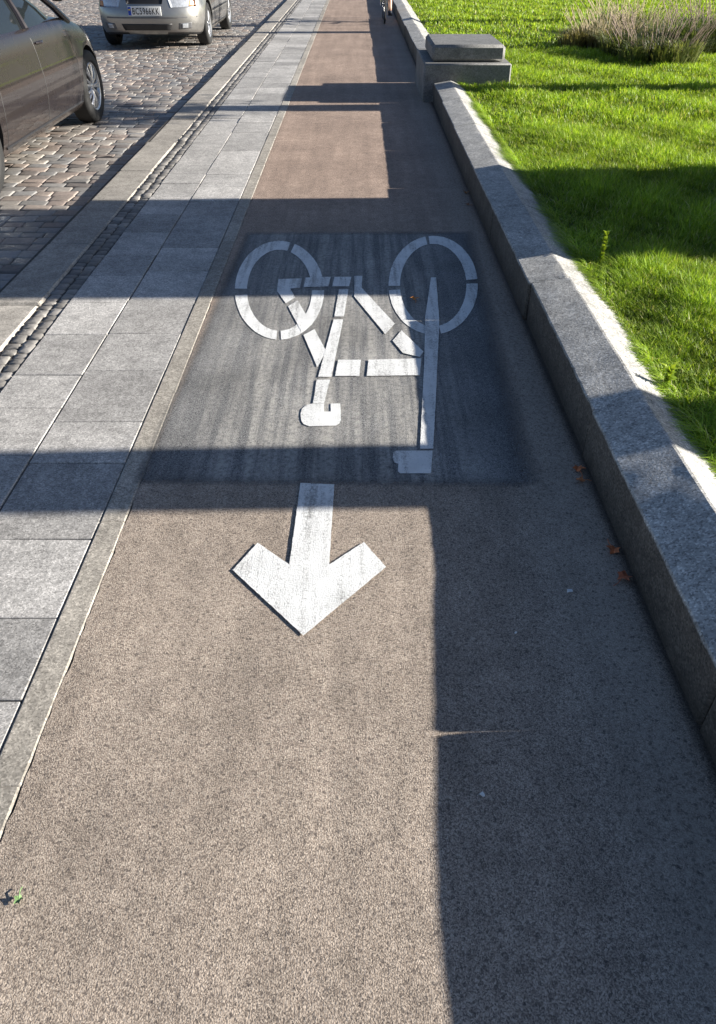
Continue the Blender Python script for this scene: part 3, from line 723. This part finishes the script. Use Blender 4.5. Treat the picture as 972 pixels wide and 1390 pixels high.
m.tube([(-.05,.43,.66),(.05,.43,.66)],.014,8); m.build('fork',M['black'],bk)
m=MB(); m.tube([hd,(0,.33,1.0)],.014,8); m.tube([(-.29,.26,1.03),(-.2,.33,1.02),(0,.35,1.0),(.2,.33,1.02),(.29,.26,1.03)],.013,8); m.build('handlebar',M['black'],bk)
m=MB(); m.tube([st,(0,-.27,.90)],.013,8); m.build('seat_post',M['chrome'],bk)
m=MB(); m.grid([[(w*math.sin(a)*.09*(1-.75*t),-.40+.27*t,.915+.03*math.cos(a)) for a in np.linspace(0,2*math.pi,13)] for t,w in ((0,.2),(.08,.9),(.3,1),(.6,.9),(.95,.9),(1,.1))]); m.build('saddle',M['black'],bk)
m=MB(); m.lathe([(.001,.05),(.09,.05),(.09,.055),(.001,.055)],bb,24); m.build('chainring',M['chrome'],bk)
for sg,z in ((1,.12),(-1,.46)): 
    m=MB(); m.tube([(0,-.06,.29),(sg*.07,-.06,.29),(sg*.08,-.06,z)],.01,6); m.build('crank_arm',M['chrome'],bk)
    m=MB(); m.box(sg*.13-.05,sg*.13+.05,-.10,-.02,z-.012,z+.012); m.build('pedal',M['black'],bk,bevel=.004)
def skin(name,verts,edges,rad,mat,parent,sub=2,root=0):
    me=bpy.data.meshes.new(name); me.from_pydata(verts,edges,[]); o=bpy.data.objects.new(name,me); link(o,parent)
    md=o.modifiers.new('s','SKIN'); md.use_smooth_shade=True
    for i,r in enumerate(rad): 
        d=me.skin_vertices[0].data[i]; d.radius=(r if hasattr(r,'__len__') else (r,r)); d.use_root=(i==root)
    o.modifiers.new('u','SUBSURF').levels=sub; o.modifiers['u'].render_levels=sub
    bpy.context.view_layer.update()
    m2=bpy.data.meshes.new_from_object(o.evaluated_get(bpy.context.evaluated_depsgraph_get())); o.modifiers.clear(); o.data=m2
    m2.materials.clear(); m2.materials.append(mat); m2.polygons.foreach_set('use_smooth',[True]*len(m2.polygons)); return o
pr=thing('person','person with bare calves, dark shorts and dark shoes riding a bicycle away','person',(BX,BY,0))
V=[(0,-.24,.98),(0,-.17,1.16),(0,-.08,1.34),(0,.0,1.47),(0,.03,1.55),(0,.07,1.64),(0,.085,1.74)]
Rr=[(.15,.12),(.13,.10),(.15,.11),(.11,.08),(.055,.055),(.085,.09),(.075,.085)]
E=[(i,i+1) for i in range(6)]
for sg in (-1,1):
    b=len(V); V+=[(sg*.17,-.02,1.44),(sg*.23,.08,1.20),(sg*.27,.24,1.06),(sg*.275,.275,1.045)]; Rr+=[.058,.043,.03,.03]; E+=[(3,b),(b,b+1),(b+1,b+2),(b+2,b+3)]
    for k,(dx,l) in enumerate(((-.03,.03),(-.01,.036),(.01,.034),(.03,.027),(-.04,.02))):
        q=len(V); V+=[(sg*(.275+dx),.305,1.05),(sg*(.275+dx),.305+l*.4,1.035-l*.4),(sg*(.275+dx),.295,1.0)]; Rr+=[.010,.009,.008]; E+=[(b+3,q),(q,q+1),(q+1,q+2)]
for sg,kn,an,to in ((1,(.115,.13,.63),(.13,-.10,.21),(.13,.06,.16)),(-1,(-.12,.16,.86),(-.13,-.10,.56),(-.13,.05,.50))):
    b=len(V); V+=[(sg*.095,-.20,.93),tuple(sum(c)/2 for c in zip((sg*.095,-.20,.93),kn)),kn,tuple(k_*.65+a_*.35-(.02 if i==1 else 0) for i,(k_,a_) in enumerate(zip(kn,an))),an,to]
    Rr+=[.09,.078,.055,.055,.034,.03]; E+=[(0,b)]+[(b+i,b+i+1) for i in range(5)]
skin('body',V,E,Rr,M['skin'],pr)
skin('shirt',[(0,-.24,1.0),(0,-.17,1.16),(0,-.08,1.34),(0,.0,1.47),(.17,-.02,1.44),(.21,.04,1.30),(-.17,-.02,1.44),(-.21,.04,1.30)],[(0,1),(1,2),(2,3),(3,4),(4,5),(3,6),(6,7)],[(.165,.135),(.145,.115),(.165,.125),(.11,.085),.075,.065,.075,.065],M['shirt'],pr)
skin('shorts',[(0,-.24,.99),(.095,-.20,.94),(.11,.06,.71),(-.095,-.20,.94),(-.115,.08,.87)],[(0,1),(1,2),(0,3),(3,4)],[(.16,.13),.105,.082,.105,.082],M['cloth'],pr)
skin('hair',[(0,.05,1.70),(0,.06,1.79)],[(0,1)],[(.09,.085),(.085,.08)],M['hair'],pr)
for a,t in (((.13,-.12,.175),(.13,.10,.15)),((-.13,-.12,.52),(-.13,.10,.49))):
    skin('shoe',[a,tuple((p+q)/2 for p,q in zip(a,t)),t],[(0,1),(1,2)],[.045,.046,.034],M['cloth'],pr)
# ------------------------------------------------------------------ light, sky, camera
W_=bpy.data.worlds.new('World'); S.world=W_; W_.use_nodes=True; nt=W_.node_tree
sk=nt.nodes.new('ShaderNodeTexSky'); sk.sky_type='NISHITA'; sk.sun_disc=False; sk.sun_elevation=SE; sk.sun_rotation=math.radians(88)
mx=nt.nodes.new('ShaderNodeVectorMath'); mx.operation='MULTIPLY'; mx.inputs[1].default_value=(.87,.96,1.17)
nt.links.new(sk.outputs[0],mx.inputs[0]); nt.links.new(mx.outputs[0],nt.nodes['Background'].inputs[0]); nt.nodes['Background'].inputs[1].default_value=.10
ld=bpy.data.lights.new('sun','SUN'); ld.energy=12.5; ld.angle=math.radians(.5); ld.color=(1,.95,.86); lo=bpy.data.objects.new('sun',ld); link(lo)
sv=Vector((math.cos(SE)*math.cos(SA),math.cos(SE)*math.sin(SA),math.sin(SE))); lo.rotation_euler=(-sv).to_track_quat('-Z','Y').to_euler(); lo.location=(20,1,8)
cd=bpy.data.cameras.new('camera'); co=bpy.data.objects.new('camera',cd); link(co); co.location=(0,0,CH); co.rotation_euler=(math.pi/2-TH,0,0)
cd.sensor_fit='VERTICAL'; cd.sensor_height=24; cd.lens=24*F/1390; cd.clip_start=.05; cd.clip_end=1000
S.camera=co; S.view_settings.view_transform='Standard'; S.view_settings.look='None'; S.view_settings.exposure=0
